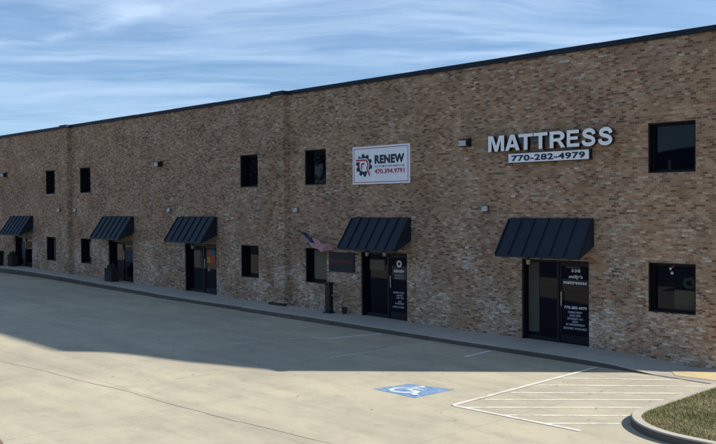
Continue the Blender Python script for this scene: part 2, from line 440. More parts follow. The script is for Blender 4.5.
prof('kerb', kerb_y, lambda x: kerb_y(x) + .15, M_KERB, XS, 0)
prof('sidewalk', lambda x: kerb_y(x) + .156, lambda x: .6, M_WALK, XS, 0)
# yellow painted ramp by the aisle
b = MB()
P = [(-8.94, -.92), (-8.47, -.62), (-8.12, -.46), (-7.2, -.2), (-6.5, -.3), (-6.5, -1.3), (-7.74, -1.30), (-8.61, -1.38)]
b.poly([(x, y, zg(x, y) + .030) for x, y in P]); b.poly([(x, y, zg(x, y) + .0305) for x, y in [(-8.9, -1.15), (-8.47, -.8), (-7.2, -.6), (-7.2, -1.1)]][:0] or [(0, 0, -5), (0.01, 0, -5), (0, .01, -5)])
b.f.pop(); b.m.pop(); b.v = b.v[:8]
structure(b.build('yellow_ramp_marking', M_YEL))

# ------------------------------------------------------------------ grass island
def island_outline(off, n=14):
    x0, yb, r = -7.46 + off, -6.76 + off, 1.45 - off
    pts = [(x0, -1.45 + off)]
    for i in range(n + 1):
        a = math.pi + (math.pi / 2) * i / n
        pts.append((x0 + r + r * math.cos(a), yb + r + r * math.sin(a)))
    pts += [(2.0, yb), (2.0, -1.45 + off)]
    return pts
KH = .145
b = MB(); o0 = island_outline(0); o1 = island_outline(.02); o2 = island_outline(.17); n = len(o0)
for i in range(n):
    j = (i + 1) % n
    L = lambda p, h: (p[0], p[1], zg(*p) + h)
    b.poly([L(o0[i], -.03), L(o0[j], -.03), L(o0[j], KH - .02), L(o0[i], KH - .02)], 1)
    b.poly([L(o0[i], KH - .02), L(o0[j], KH - .02), L(o1[j], KH), L(o1[i], KH)])
    b.poly([L(o1[i], KH), L(o1[j], KH), L(o2[j], KH), L(o2[i], KH)])
    b.poly([L(o2[i], KH), L(o2[j], KH), L(o2[j], KH - .09), L(o2[i], KH - .09)])
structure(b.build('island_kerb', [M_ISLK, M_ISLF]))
M_SOIL = mat('thatch_and_soil', (.13, .105, .055), .95, vary=.45, vscale=6)
b = MB(); o3 = island_outline(.175); b.poly([(x, y, zg(x, y) + KH - .03) for x, y in o3]); structure(b.build('island_soil', M_SOIL))
mg = bpy.data.materials.new('dormant_turf_blades'); mg.use_nodes = True; t = NT(mg.node_tree)
ca = t.n('ShaderNodeVertexColor', layer_name='tint')
p = t.n('ShaderNodeBsdfPrincipled', i={'Base Color': ca.outputs[0], 'Roughness': .7, 'Specular IOR Level': .2})
t.n('ShaderNodeOutputMaterial', i={0: p.outputs[0]})
import numpy as np
rng = np.random.default_rng(3)
def in_island(x, y):
    x0, yb, r = -7.46 + .19, -6.76 + .19, 1.26
    ok = (x > x0) & (y > yb) & (y < -1.7)
    corner = (x < x0 + r) & (y < yb + r)
    return ok & (~corner | ((x - x0 - r)**2 + (y - yb - r)**2 < r * r))
N = 95000
gx = rng.uniform(-7.5, -2.6, N); gy = rng.uniform(-6.7, -1.6, N); k = in_island(gx, gy); gx, gy = gx[k], gy[k]; N = len(gx)
patch = np.sin(gx*2.1+1.3*np.sin(gy*1.7))*np.sin(gy*2.6+1.1*np.sin(gx*3.1)) + .5*np.sin(gx*7.3+gy*5.1)*np.sin(gy*8.7-gx*3.3)
hgt = rng.uniform(.02, .05, N) * (1 + .25 * patch); ang = rng.uniform(0, 2*np.pi, N); ln = rng.uniform(.3, 1.1, N)
wd = rng.uniform(.003, .006, N); gz = -.0145*(gx+11.26) - .01*gy + KH - .035
V = np.zeros((N, 3, 3)); ca_, sa_ = np.cos(ang), np.sin(ang)
V[:, 0] = np.stack([gx - wd*ca_, gy - wd*sa_, gz], 1); V[:, 1] = np.stack([gx + wd*ca_, gy + wd*sa_, gz], 1)
V[:, 2] = np.stack([gx - sa_*hgt*ln, gy + ca_*hgt*ln, gz + hgt], 1)
me = bpy.data.meshes.new('grass'); me.from_pydata(V.reshape(-1, 3).tolist(), [], np.arange(3*N).reshape(-1, 3).tolist())
green = np.clip(.55 + .30*patch + rng.normal(0, .28, N), 0, 1)[:, None]
tanc = np.array([.42, .33, .17]); grn = np.array([.13, .17, .04])
colr = (tanc*(1-green) + grn*green) * rng.uniform(.65, 1.25, (N, 1))
ct = me.color_attributes.new('tint', 'FLOAT_COLOR', 'POINT')
ct.data.foreach_set('color', np.repeat(np.hstack([colr, np.ones((N, 1))]), 3, axis=0).ravel())
me.materials.append(mg); go = bpy.data.objects.new('grass', me); COL.objects.link(go)
tag(go, 'sunlit dormant grass filling the kerbed island', 'grass', kind='stuff')

# corner of another planting bed by the camera's near side
b = MB()
b.prism([(0, 0), (1, 0), (1, 1)], 0, 1); b = MB()
BED = [(-16.5, -13.9), (-13.95, -14.36), (-13.35, -14.5), (-12.6, -15.6), (-12.6, -19.5), (-16.5, -19.5)]
zt = lambda p, h: (p[0], p[1], zg(*p) + h)
b.poly([zt(p, .006) for p in BED])
structure(b.build('bed_edge', mat('rusty_edge_stain', (.20, .13, .085), .9, vary=.3)))
b = MB(); b.poly([zt((p[0] - .12, p[1] - .16), .012) for p in BED]); structure(b.build('planting_bed', mat('dark_mulch', (.035, .02, .016), .95, vary=.4, vscale=20)))

# ------------------------------------------------------------------ the brick building
ROOF = 7.99
XW0, XW1 = -66.0, -7.92
UT, UB, LT, LB = 5.836, 4.614, 2.423, 1.210
WINX = [(-9.94, -8.75), (-22.67, -21.58), (-26.39, -25.31), (-39.19, -38.12), (-42.88, -41.82), (-55.9, -54.8), (-59.5, -58.4)]
DOORX = [(-13.65, -11.57), (-19.93, -17.90), (-30.19, -27.98), (-36.48, -34.30), (-46.74, -44.61)]
def sill(x): return zg(x, 0) + hh(x)
HEAD = 2.375
openings = []
for a, c in WINX: openings += [(a, c, UB, UT), (a, c, LB, LT)]
for a, c in DOORX: openings.append((a, c, sill((a + c) / 2) - .02, HEAD + (.0 if a > -25 else .02)))
bld = thing('brick_building', 'long two storey brown brick commercial building with dark coping and shopfront doors', 'building', (-35, 0, 0))
b = MB()
xs = sorted({XW0, XW1} | {v for o in openings for v in o[:2]}); zs = sorted({-1.0, ROOF - .1} | {v for o in openings for v in o[2:]})
for i in range(len(xs) - 1):
    for j in range(len(zs) - 1):
        mx, mz = (xs[i] + xs[i+1]) / 2, (zs[j] + zs[j+1]) / 2
        if any(o[0] < mx < o[1] and o[2] < mz < o[3] for o in openings): continue
        b.poly([(xs[i], 0, zs[j]), (xs[i+1], 0, zs[j]), (xs[i+1], 0, zs[j+1]), (xs[i], 0, zs[j+1])])
for x0, x1, z0, z1 in openings:
    D = .30
    b.poly([(x0, 0, z0), (x0, D, z0), (x0, D, z1), (x0, 0, z1)][::-1]); b.poly([(x1, 0, z0), (x1, D, z0), (x1, D, z1), (x1, 0, z1)])
    b.poly([(x0, 0, z1), (x1, 0, z1), (x1, D, z1), (x0, D, z1)]); b.poly([(x0, 0, z0), (x1, 0, z0), (x1, D, z0), (x0, D, z0)][::-1])
b.poly([(XW1, 0, -1), (XW1, 10, -1), (XW1, 10, ROOF - .1), (XW1, 0, ROOF - .1)])
b.poly([(XW0, 10, -1), (XW0, 0, -1), (XW0, 0, ROOF - .1), (XW0, 10, ROOF - .1)])
b.poly([(XW1, 10, -1), (XW0, 10, -1), (XW0, 10, ROOF - .1), (XW1, 10, ROOF - .1)])
b.build('wall', M_BRICK, bld)
b = MB(); b.box(XW0 + .1, XW1 - .1, .31, 9.9, ROOF - .6, ROOF - .45); b.build('roof', M_ROOF, bld)
PIL = [(-40.70, -40.06), (-24.16, -23.55), (-57.3, -56.7)]
PY = .22
for a, c in PIL:
    b = MB(); b.box(a, c, -PY, -.002, -1, ROOF - .1, faces='xXyzZ'); b.build('pilaster', M_BRICK, bld)
# metal coping, stepping out over the pilasters, in lengths with seams
b = MB()
cuts = [XW0 - .06] + [v for a, c in sorted(PIL) for v in (a - .05, c + .05)] + [XW1 + .06]
for i in range(len(cuts) - 1):
    out = -.06 if i % 2 == 0 else -PY - .06
    x = cuts[i]
    while x < cuts[i+1] - .01:
        x2 = min(x + 3.05, cuts[i+1])
        b.box(x + .004, x2 - .004, out, .36, ROOF - .135, ROOF + random.uniform(-.006, .006)); x = x2
b.box(XW1 - .28, XW1 + .06, .362, 10.05, ROOF - .135, ROOF)
b.build('coping', M_COPE, bld, bevel=.008)

def window(x0, x1, z0, z1, div=0, yb=.235, m=M_FRAME):
    b = MB(); t_ = .035; y0 = .025; y1 = .27
    b.box(x0 + .002, x0 + t_, y0, y1, z0 + .002, z1 - .002); b.box(x1 - t_, x1 - .002, y0, y1, z0 + .002, z1 - .002)
    b.box(x0 + t_, x1 - t_, y0, y1, z1 - t_, z1 - .002); b.box(x0 + t_, x1 - t_, y0, y1, z0 + .002, z0 + t_)
    f = .045
    b.box(x0 + t_, x0 + t_ + f, yb - .04, y1, z0 + t_, z1 - t_); b.box(x1 - t_ - f, x1 - t_, yb - .04, y1, z0 + t_, z1 - t_)
    b.box(x0 + t_ + f, x1 - t_ - f, yb - .04, y1, z1 - t_ - f, z1 - t_); b.box(x0 + t_ + f, x1 - t_ - f, yb - .04, y1, z0 + t_, z0 + t_ + f)
    o = b.build('window', m, bld)
    g = MB(); g.box(x0 + t_ + .01, x1 - t_ - .01, yb, yb + .012, z0 + t_ + .01, z1 - t_ - .01)
    g.build('pane', M_GLASS, o)
    return o
wobj = {}
for i, (a, c) in enumerate(WINX):
    for k, (z0, z1) in enumerate(((UB, UT), (LB, LT))): wobj[(i, k)] = window(a, c, z0, z1)
def in_window(key, name, x0, x1, z0, z1, m, y0=.222, y1=.233):
    b = MB(); b.box(x0, x1, y0, y1, z0, z1); return b.build(name, m, wobj[key])
# window beside the flag: the lit lot's reflection painted as a tan panel
in_window((1, 1), 'pane_overlay', -22.45, -21.66, 1.33, 2.34, M_TAN_REFL)
in_window((4, 1), 'pane_overlay', -42.50, -41.90, 1.30, 2.34, mat('green_grey_shade', (.055, .06, .05), .9, vary=.2))
in_window((0, 1), 'pane_overlay', -9.37, -8.83, 1.29, 1.76, mat('lot_reflection_colour', (.065, .058, .042), .9, vary=.2))  # mirrored sunlit paving painted over the low corner of the pane

# doors ------------------------------------------------------------
def storefront(x0, x1, split, name_first_glass, handle_x, leaf_first=False, pan=None):
    """frame with one fixed light and one door leaf; split = x of the mullion"""
    z0 = sill((x0 + x1) / 2); z1 = HEAD
    b = MB(); y0, y1 = .03, .28; t_ = .05
    b.box(x0 + .002, x0 + t_, y0, y1, z0, z1 - .002); b.box(x1 - t_, x1 - .002, .12, y1, z0, z1 - .002)
    b.box(x0 + t_, x1 - t_, .12, y1, z1 - .07, z1 - .002); b.box(split - .035, split + .035, .14, y1, z0, z1 - .07)
    b.box(x0 + t_, split - .035, .15, y1, z0, z0 + .12 if not leaf_first else z0 + .03)
    b.box(split + .035, x1 - t_, .15, y1, z0, z0 + .025)
    fr = b.build('door_frame', M_DFRAME, bld)
    g = MB(); g.box(x0 + t_ + .005, split - .04, .225, .235, z0 + .1, z1 - .075)
    g.build('sidelight_pane', M_GLASSD, fr)
    lf = MB(); a, c = split + .04, x1 - t_ - .005; s = .055
    lf.box(a, a + s, .17, .215, z0 + .03, z1 - .08); lf.box(c - s, c, .17, .215, z0 + .03, z1 - .08)
    lf.box(a + s, c - s, .17, .215, z1 - .16, z1 - .08); lf.box(a + s, c - s, .17, .215, z0 + .03, z0 + .22)
    leaf = lf.build('door', M_DFRAME, bld)
    g = MB(); g.box(a + s - .01, c - s + .01, .19, .2, z0 + .21, z1 - .15); g.build('pane', M_GLASSD, leaf)
    h = MB(); h.tube((handle_x, .12, z0 + 1.0), (handle_x, .12, z0 + 1.38), .014); h.tube((handle_x, .12, z0 + 1.04), (handle_x, .172, z0 + 1.04), .01); h.tube((handle_x, .12, z0 + 1.34), (handle_x, .172, z0 + 1.34), .01)
    h.build('handle', M_STEEL, leaf)
    return fr, leaf
D = {}
D[0] = storefront(*DOORX[0], -12.58, 0, -12.47)
D[1] = storefront(*DOORX[1], -18.83, 0, -18.72)
D[2] = storefront(*DOORX[2], -29.05, 0, -28.94)
D[3] = storefront(*DOORX[3], -35.42, 0, -35.31)
D[4] = storefront(*DOORX[4], -45.75, 0, -45.64)
# decals on the mattress shop door
def decal(leaf, txt, x0, x1, z0, z1, y=.186, bold=0.0, m=None, shear=0.0):
    return text_mesh(txt, x0, x1, z0, z1, y, .002, 'lettering', [m or M_DECAL], leaf, bold, shear)
lf = D[0][1]
decal(lf, '338', -12.20, -11.93, 2.06, 2.14, bold=.02)
decal(lf, "milly's", -12.28, -11.86, 1.87, 1.99, bold=.02, shear=.2)
decal(lf, 'mattresses', -12.44, -11.74, 1.74, 1.82, bold=.02)
M_DIM = mat('small_vinyl_lettering', (.62, .64, .72), .6)
decal(lf, '770-282-4979', -12.42, -11.74, 1.075, 1.15, bold=.02)
for s_, a_, c_2, z in (('MONDAY-FRIDAY', -12.30, -11.88, .985), ('10AM-6PM', -12.25, -11.93, .90), ('SATURDAY 10-5', -12.32, -11.86, .815), ('SUNDAY', -12.17, -12.0, .735), ('BY APPOINTMENT', -12.36, -11.80, .655), ('DELIVERY AVAILABLE', -12.44, -11.74, .555)):
    decal(lf, s_, a_, c_2, z - .025, z + .03, m=M_DIM)
b = MB(); b.box(-12.32, -11.9, .13, .168, 2.17, 2.21); b.build('door_closer', mat('dull_closer_metal', (.06, .055, .04), .5), lf)
b = MB(); b.box(-13.56, -13.22, .212, .222, .36, 2.28); b.build('tan_reflection_strip', mat('tan_reflection_strip_colour', (.085, .075, .058), .9, vary=.15), D[0][0])  # painted strip for the lot's reflection in the sidelight
# decals on the automotive office door
lf = D[1][1]
def gear(cx, cz, r, y, mi_, b, n=10, depth=.002, y1=None):
    out = []
    for i in range(n):
        for f, rr in ((-.36, .80), (-.22, 1.0), (.22, 1.0), (.36, .80)):
            a = 2 * math.pi * (i + .5 + f) / n + .12; out.append((cx + r * rr * math.cos(a), cz + r * rr * math.sin(a)))
    b.prism(out, y, y + depth, mi_)
def disc(cx, cz, r, y, b, mi_=0, depth=.002, n=28):
    b.prism([(cx + r * math.cos(2*math.pi*i/n), cz + r * math.sin(2*math.pi*i/n)) for i in range(n)], y, y + depth, mi_)
b = MB(); gear(-18.40, 2.02, .12, .184, 0, b); b.build('gear_decal', M_DECAL, lf)
b = MB(); disc(-18.40, 2.02, .055, .181, b); b.build('gear_centre', M_INK, lf)
decal(lf, 'RENEW', -18.62, -18.18, 1.74, 1.83, bold=.03)
decal(lf, 'AUTOMOTIVE', -18.6, -18.2, 1.63, 1.675, m=M_DIM); 
decal(lf, '470.394.9791', -18.6, -18.2, 1.55, 1.59, m=M_DIM)
for s_, a_, c_2, z in (('BUSINESS HOURS', -18.66, -18.2, 1.10), ('MON-FRI', -18.5, -18.25, 1.01), ('8AM - 5PM', -18.52, -18.22, .93), ('SAT', -18.45, -18.3, .82), ('BY APPOINTMENT', -18.58, -18.2, .75), ('SUNDAY CLOSED', -18.68, -18.2, .64)):
    decal(lf, s_, a_, c_2, z - .025, z + .03, m=M_DIM)
b = MB(); b.box(-19.72, -19.05, .205, .218, 1.78, 2.12); b.build('tan_reflection_panel', M_TAN_REFL, D[1][0])  # reflection in the fixed light, put in as a tan panel
# posters in the far doors
M_OR = mat('orange_poster_ink', (.42, .075, .02), .7, vary=.3, vscale=9); M_YL = mat('yellow_poster_ink', (.42, .27, .03), .7); M_BL = mat('pale_blue_poster_ink', (.08, .12, .22), .7)
b = MB(); b.box(-28.86, -28.66, .176, .187, 1.87, 2.17, 0); b.box(-28.655, -28.30, .176, .187, 1.63, 1.93, 0); b.box(-28.86, -28.66, .176, .187, 1.63, 1.865, 1); b.box(-28.655, -28.30, .176, .187, 1.935, 2.17, 2)
b.build('poster', [M_OR, M_YL, M_BL], D[2][1])
b = MB(); b.box(-28.82, -28.66, .176, .187, 1.30, 1.45); b.build('notice', mat('pinkish_paper', (.25, .15, .12), .8), D[2][1])
b = MB(); b.box(-29.40, -29.24, .21, .222, 1.42, 2.1); b.build('poster_strip', mat('pale_grey_poster', (.05, .06, .075), .8, vary=.5, vscale=14), D[2][0])
b = MB(); b.box(-35.24, -34.5, .176, .187, 1.98, 2.1, 0); b.box(-35.24, -34.5, .176, .187, 1.45, 1.975, 1); b.build('poster', [mat('rust_poster_ink', (.13, .06, .03), .8, vary=.3), mat('slate_poster_ink', (.03, .04, .06), .8, vary=.6, vscale=8)], D[3][1])
b = MB(); b.box(-45.5, -44.8, .176, .187, 1.75, 2.12); b.build('poster', mat('brown_orange_poster', (.12, .045, .02), .8, vary=.5), D[4][1])
b = MB(); b.box(-46.35, -45.95, .21, .222, 1.1, 2.1); b.build('poster_strip', mat('grey_poster_sheet', (.07, .075, .08), .8, vary=.6, vscale=5), D[4][0])

# downspout box at the foot of the pilaster
b = MB(); b.box(-24.35, -23.45, -PY - .12, -PY - .004, sill(-23.9) - .01, sill(-23.9) + .08)
tag(b.build('drain_outlet_box', M_BLACK, bevel=.01), 'low black drain box at the foot of the brick pilaster', 'drain box')

# ------------------------------------------------------------------ awnings
def awning(x0, x1, label):
    zt_, zb, zw, p = 3.50, 2.46, 2.78, .77
    cx = (x0 + x1) / 2
    r = thing('awning', label, 'awning', (cx, 0, zb), 'dark standing seam awnings over the shop doors')
    b = MB()
    prof_ = [(-.02, zt_), (-.10, zt_ - .03), (-p, zb + .06), (-p, zb), (-p + .03, zb), (-.10, zt_ - .08), (-.004, zt_ - .06), (-.004, zt_)]
    for (a, c) in zip(prof_, prof_[1:] + prof_[:1]):
        b.poly([(x0, a[0], a[1]), (x0, c[0], c[1]), (x1, c[0], c[1]), (x1, a[0], a[1])])
    b.poly([(x0, y, z) for y, z in prof_][::-1]); b.poly([(x1, y, z) for y, z in prof_])
    b.build('roof_panel', M_NAVY, r)
    nr = 7; wdt = x1 - x0
    for i in range(nr):
        x = x0 + .012 + (wdt - .024) * i / (nr - 1)
        s = MB(); w2 = .012
        for (ya, za, yb_, zb_) in ((-.10, zt_ - .03, -p, zb + .06),):
            nrm = Vector((0, -(za - zb_), abs(ya - yb_))).normalized() * .038
            q = [(x - w2, ya, za), (x + w2, ya, za), (x + w2, yb_, zb_), (x - w2, yb_, zb_)]
            q2 = [(a_, b_ + nrm.y, c_3 + nrm.z) for a_, b_, c_3 in q]
            s.poly(q2[::-1])
            for k in range(4):
                l = (k + 1) % 4; s.poly([q[k], q[l], q2[l], q2[k]])
        s.build('seam_rib', M_NAVY, r)
    for x, e in ((x0, -1), (x1, 1)):
        s = MB(); tri = [(-.01, zt_ - .05), (-p + .02, zb + .02), (-p + .02, zb - .005), (-.01, zw)]
        xa, xb = (x - .012, x - .002) if e < 0 else (x + .002, x + .012)
        s.poly([(xa, y, z) for y, z in tri]); s.poly([(xb, y, z) for y, z in tri][::-1])
        for k in range(4):
            l = (k + 1) % 4; s.poly([(xa,) + tri[k], (xb,) + tri[k], (xb,) + tri[l], (xa,) + tri[l]])
        s.build('side_panel', M_NAVY, r)
    s = MB()
    s.box(x0 + .02, x1 - .02, -p + .05, -p + .09, zb + .01, zb + .05); s.box(x0 + .02, x1 - .02, -.05, -.01, zw, zw + .04)
    for x in (x0 + .04, x1 - .08): s.tube((x + .02, -p + .07, zb + .03), (x + .02, -.03, zw + .02), .016)
    s.build('support_frame', M_BLACK, r)
    return r
awning(-13.99, -11.42, 'dark navy ribbed awning over the mattress shop door, nearest of the five')
awning(-20.23, -17.72, 'dark navy ribbed awning below the white automotive sign')
awning(-30.52, -27.91, 'dark navy ribbed awning over the door with the orange poster')
awning(-36.77, -34.18, 'dark navy ribbed awning above the dark planter with red flowers')
awning(-46.94, -44.43, 'dark navy ribbed awning farthest along the wall, beyond the far pilaster')

# ------------------------------------------------------------------ signs
r = thing('channel_letter_sign', 'raised pale capital letters reading MATTRESS high on the brick wall', 'sign', (-12.7, -.2, 5.36))
LX = [(-14.623, -14.066), (-14.049, -13.553), (-13.60, -13.13), (-13.12, -12.668), (-12.615, -12.135), (-12.095, -11.714), (-11.67, -11.235), (-11.195, -10.763)]
def s_outline(wid, hgt, st):
    P = [(.86, .665), (.80, .80), (.66, .885), (.48, .895), (.30, .85), (.20, .73), (.27, .61), (.45, .545), (.64, .49), (.80, .40), (.83, .26), (.72, .145), (.52, .105), (.32, .125), (.18, .21), (.13, .345)]
    P = [(x * wid, z * hgt) for x, z in P]; Q = []
    for i in range(len(P) - 1):
        p0, p1, p2, p3 = P[max(i-1, 0)], P[i], P[i+1], P[min(i+2, len(P)-1)]
        for k in range(4):
            t = k / 4; f = lambda a_, b_, c_, d_: .5 * (2*b_ + (c_-a_)*t + (2*a_-5*b_+4*c_-d_)*t*t + (3*b_-a_-3*c_+d_)*t**3)
            Q.append((f(p0[0], p1[0], p2[0], p3[0]), f(p0[1], p1[1], p2[1], p3[1])))
    Q.append(P[-1]); L_, R2 = [], []
    for i, q in enumerate(Q):
        a_ = Q[max(i-1, 0)]; c_ = Q[min(i+1, len(Q)-1)]; dx, dz = c_[0]-a_[0], c_[1]-a_[1]; l = math.hypot(dx, dz)
        L_.append((q[0] - dz/l*st/2, q[1] + dx/l*st/2)); R2.append((q[0] + dz/l*st/2, q[1] - dx/l*st/2))
    return [L_ + R2[::-1]]
def bowl(cx, cz, rx, rz, n=9): return [(cx + rx * math.sin(math.pi * i / n), cz + rz * math.cos(math.pi * i / n)) for i in range(n + 1)]
GL = {'M': [[(0,0),(0,1),(.31,1),(.5,.36),(.69,1),(1,1),(1,0),(.79,0),(.79,.74),(.60,0),(.40,0),(.21,.74),(.21,0)]],
      'A': [[(0,0),(.355,1),(.645,1),(1,0),(.745,0),(.675,.20),(.325,.20),(.255,0)], [(.395,.40),(.605,.40),(.5,.745)]],
      'T': [[(0,1),(1,1),(1,.80),(.63,.80),(.63,0),(.37,0),(.37,.80),(0,.80)]],
      'E': [[(0,0),(0,1),(.96,1),(.96,.80),(.27,.80),(.27,.61),(.88,.61),(.88,.42),(.27,.42),(.27,.20),(1,.20),(1,0)]],
      'R': [[(0,0),(0,1),(.60,1)] + bowl(.60, .705, .37, .295)[1:-1] + [(.70,.41),(.82,.30),(1,0),(.73,0),(.575,.29),(.49,.385),(.25,.385),(.25,0)],
            [(.25,.81),(.25,.575),(.56,.575)] + bowl(.56, .6925, .15, .1175)[::-1][1:-1] + [(.56,.81)]]}
def letter(ch, x0, x1, z0, z1, ybk, dep, parent):
    loops = s_outline(x1 - x0, z1 - z0, .098) if ch == 'S' else [[(x * (x1 - x0), z * (z1 - z0)) for x, z in lp] for lp in GL[ch]]
    cu = bpy.data.curves.new('c', 'CURVE'); cu.dimensions = '2D'; cu.fill_mode = 'BOTH'; cu.extrude = dep / 2
    for lp in loops:
        sp_ = cu.splines.new('POLY'); sp_.points.add(len(lp) - 1); sp_.use_cyclic_u = True
        for q, (x, z) in zip(sp_.points, lp): q.co = (x, z, 0, 1)
    to = bpy.data.objects.new('c', cu); COL.objects.link(to)
    me = bpy.data.meshes.new_from_object(to.evaluated_get(bpy.context.evaluated_depsgraph_get()))
    bpy.data.objects.remove(to); bpy.data.curves.remove(cu)
    for v in me.vertices: v.co = (x0 + v.co.x, ybk - dep / 2 - v.co.z, z0 + v.co.y)
    me.name = 'letter'; me.materials.clear(); me.materials.append(M_LETTER); me.materials.append(M_RETURN); me.update()
    for p in me.polygons: p.material_index = 0 if abs(p.normal.y) > .7 else 1
    o = bpy.data.objects.new('letter', me); COL.objects.link(o); o.parent = parent; o.location = -Vector(parent_loc(parent))
for ch, (a, c) in zip('MATTRESS', LX):
    dz = .01 if ch == 'S' else 0
    letter(ch, a + .006, c - .006, 5.362 - dz, 5.798 + dz, -.07, .13, r)
b = MB(); b.box(-14.0, -12.2, -.065, -.01, 5.56, 5.76); b.build('raceway', M_RACE, r)
r = thing('phone_number_sign', 'narrow white box sign reading 770-282-4979 under the raised letters', 'sign', (-12.7, -.1, 5.02))
b = MB(); b.box(-13.98, -11.458, -.15, -.012, 5.018, 5.286, 1); b.build('sign_box', [M_WHITE, M_RETURN], r)
b = MB(); b.box(-13.965, -11.473, -.153, -.1505, 5.03, 5.274); b.build('sign_face', M_WHITE, r)
text_mesh('770-282-4979', -13.86, -11.58, 5.062, 5.232, -.1535, .003, 'lettering', [M_INK], r, bold=.035)

r = thing('panel_sign', 'white red bordered panel sign with gear logo and the word RENEW', 'sign', (-18.97, 0, 4.56))
X0, X1, Z0, Z1 = -20.23, -17.72, 4.575, 5.80
b = MB(); b.box(X0, X1, -.05, -.006, Z0, Z1); b.build('sign_panel', M_WHITE, r, bevel=.004)
b = MB(); e = .055; tt = .022
b.box(X0 + e, X1 - e, -.053, -.0505, Z1 - e - tt, Z1 - e); b.box(X0 + e, X1 - e, -.053, -.0505, Z0 + e, Z0 + e + tt)
b.box(X0 + e, X0 + e + tt, -.053, -.0505, Z0 + e + tt, Z1 - e - tt); b.box(X1 - e - tt, X1 - e, -.053, -.0505, Z0 + e + tt, Z1 - e - tt)
b.build('red_border', M_RED, r)
gcx, gcz = -19.70, 5.19
b = MB(); gear(gcx, gcz, .375, -.053, 0, b); b.build('gear_logo', M_INK, r)
b = MB(); disc(gcx, gcz, .205, -.056, b); b.build('gear_centre', M_WHITE, r)
# the R: a bold red letter with a bar that runs out through the gear, a white keyline round it
def rshape(grow, y, m, name):
    b = MB(); w_ = .03 + grow
    def seg(a, c, yy):
        a = Vector(a); c = Vector(c); d_ = (c - a).normalized(); n_ = Vector((-d_.y, d_.x)) * w_; e_ = d_ * grow
        b.prism([tuple(p) for p in (a - n_ - e_, c - n_ + e_, c + n_ + e_, a + n_ - e_)], yy, yy + .0012)
    seg((gcx - .36, gcz + .17), (gcx + .04, gcz + .17), y)
    arcp = [(gcx + .04 + .15 * math.cos(a), gcz + .02 + .15 * math.sin(a)) for a in [math.radians(90 - 20 * i) for i in range(8)]]
    for k, (a, c) in enumerate(zip(arcp[:-1], arcp[1:])): seg(a, c, y - .0003 * (k + 1))
    seg(arcp[-1], (gcx + .27, gcz - .34), y - .003)
    seg((gcx - .10, gcz + .05), (gcx - .10, gcz - .13), y - .0034); seg((gcx - .10, gcz + .05), (gcx + .03, gcz + .05), y - .0038)
    return b.build(name, m, r)
rshape(.028, -.0582, M_WHITE, 'logo_keyline')
rshape(.0, -.0635, M_RED, 'logo_letter')
text_mesh('RENEW', -19.22, -17.93, 5.22, 5.50, -.052, .002, 'lettering', [M_INK], r, bold=.055)
text_mesh('AUTOMOTIVE SERVICES', -19.22, -17.93, 5.105, 5.165, -.052, .002, 'lettering', [M_INK], r, bold=.01)
text_mesh('470.394.9791', -19.22, -17.93, 4.90, 5.055, -.052, .002, 'lettering', [M_RED], r, bold=.04)

r = thing('wall_sign', 'small black wall sign with a red line of lettering beside the awning', 'sign', (-20.78, 0, 1.68))
b = MB(); b.box(-21.42, -20.20, -.05, -.005, 1.66, 2.32); b.build('sign_panel', mat('black_sign_panel', (.012, .011, .016), .6), r, bevel=.005)
text_mesh('PERFORMANCE', -21.36, -20.28, 1.955, 2.075, -.0525, .002, 'lettering', [mat('dull_red_lettering', (.22, .03, .04), .6)], r, bold=.02)

# ------------------------------------------------------------------ wall fittings
def flood(x, z, label):
    r = thing('wall_pack_light', label, 'wall light', (x, 0, z), 'wall pack lights high on the facade')
    b = MB(); b.v = []
    prof_ = [(-.004, z - .11), (-.004, z + .13), (-.14, z + .11), (-.24, z + .02), (-.20, z - .11)]
    x0, x1 = x - .14, x + .14
    b.poly([(x0, y, q) for y, q in prof_]); b.poly([(x1, y, q) for y, q in prof_][::-1])
    for a, c in zip(prof_, prof_[1:] + prof_[:1]): b.poly([(x0, a[0], a[1]), (x1, a[0], a[1]), (x1, c[0], c[1]), (x0, c[0], c[1])])
    b.build('housing', M_BLACK, r)
    b = MB(); b.box(x0 + .012, x1 - .03, -.262, -.205, z - .10, z + .06); b.build('lens', M_PALE, r, bevel=.01)
flood(-15.50, 5.68, 'boxy wall light with pale lens near the raised mattress letters')
flood(-31.93, 5.73, 'boxy wall light high between the two middle awnings')
flood(-47.76, 5.77, 'boxy wall light at the far end above the farthest awning')
def small_light(x, z, label):
    r = thing('wedge_wall_light', label, 'wall light', (x, 0, z), 'small pale wedge lights on the facade')
    b = MB(); x0, x1 = x - .09, x + .09
    b.poly([(x0 - .015, -.10, z - .075), (x1, -.10, z - .075), (x1, -.07, z + .075), (x0 + .04, -.07, z + .075)])
    b.poly([(x0 - .015, -.10, z - .075), (x0 + .04, -.07, z + .075), (x0 + .04, -.03, z + .075), (x0 - .015, -.03, z - .075)])
    b.poly([(x0 - .015, -.10, z - .075), (x0 - .015, -.03, z - .075), (x1, -.03, z - .075), (x1, -.10, z - .075)])
    b.poly([(x1, -.10, z - .075), (x1, -.03, z - .075), (x1, -.03, z + .075), (x1, -.07, z + .075)])
    b.poly([(x0 + .04, -.07, z + .075), (x1, -.07, z + .075), (x1, -.03, z + .075), (x0 + .04, -.03, z + .075)])
    b.build('lens', M_PALE, r)
    b = MB(); b.box(x0 - .01, x1 + .02, -.028, -.004, z - .09, z + .09); b.build('back_plate', M_BLACK, r)
for x, z, s_ in ((-14.86, 3.765, 'small pale wedge light beside the nearest awning'), (-31.29, 3.775, 'small pale wedge light beside the awning of the orange poster door'),
                 (-23.13, 3.75, 'small pale wedge light above the flag by the nearer pilaster'), (-39.67, 3.795, 'small pale wedge light on the near side of the far pilaster'),
                 (-41.38, 3.80, 'small pale wedge light on the far side of the far pilaster')): small_light(x, z, s_)
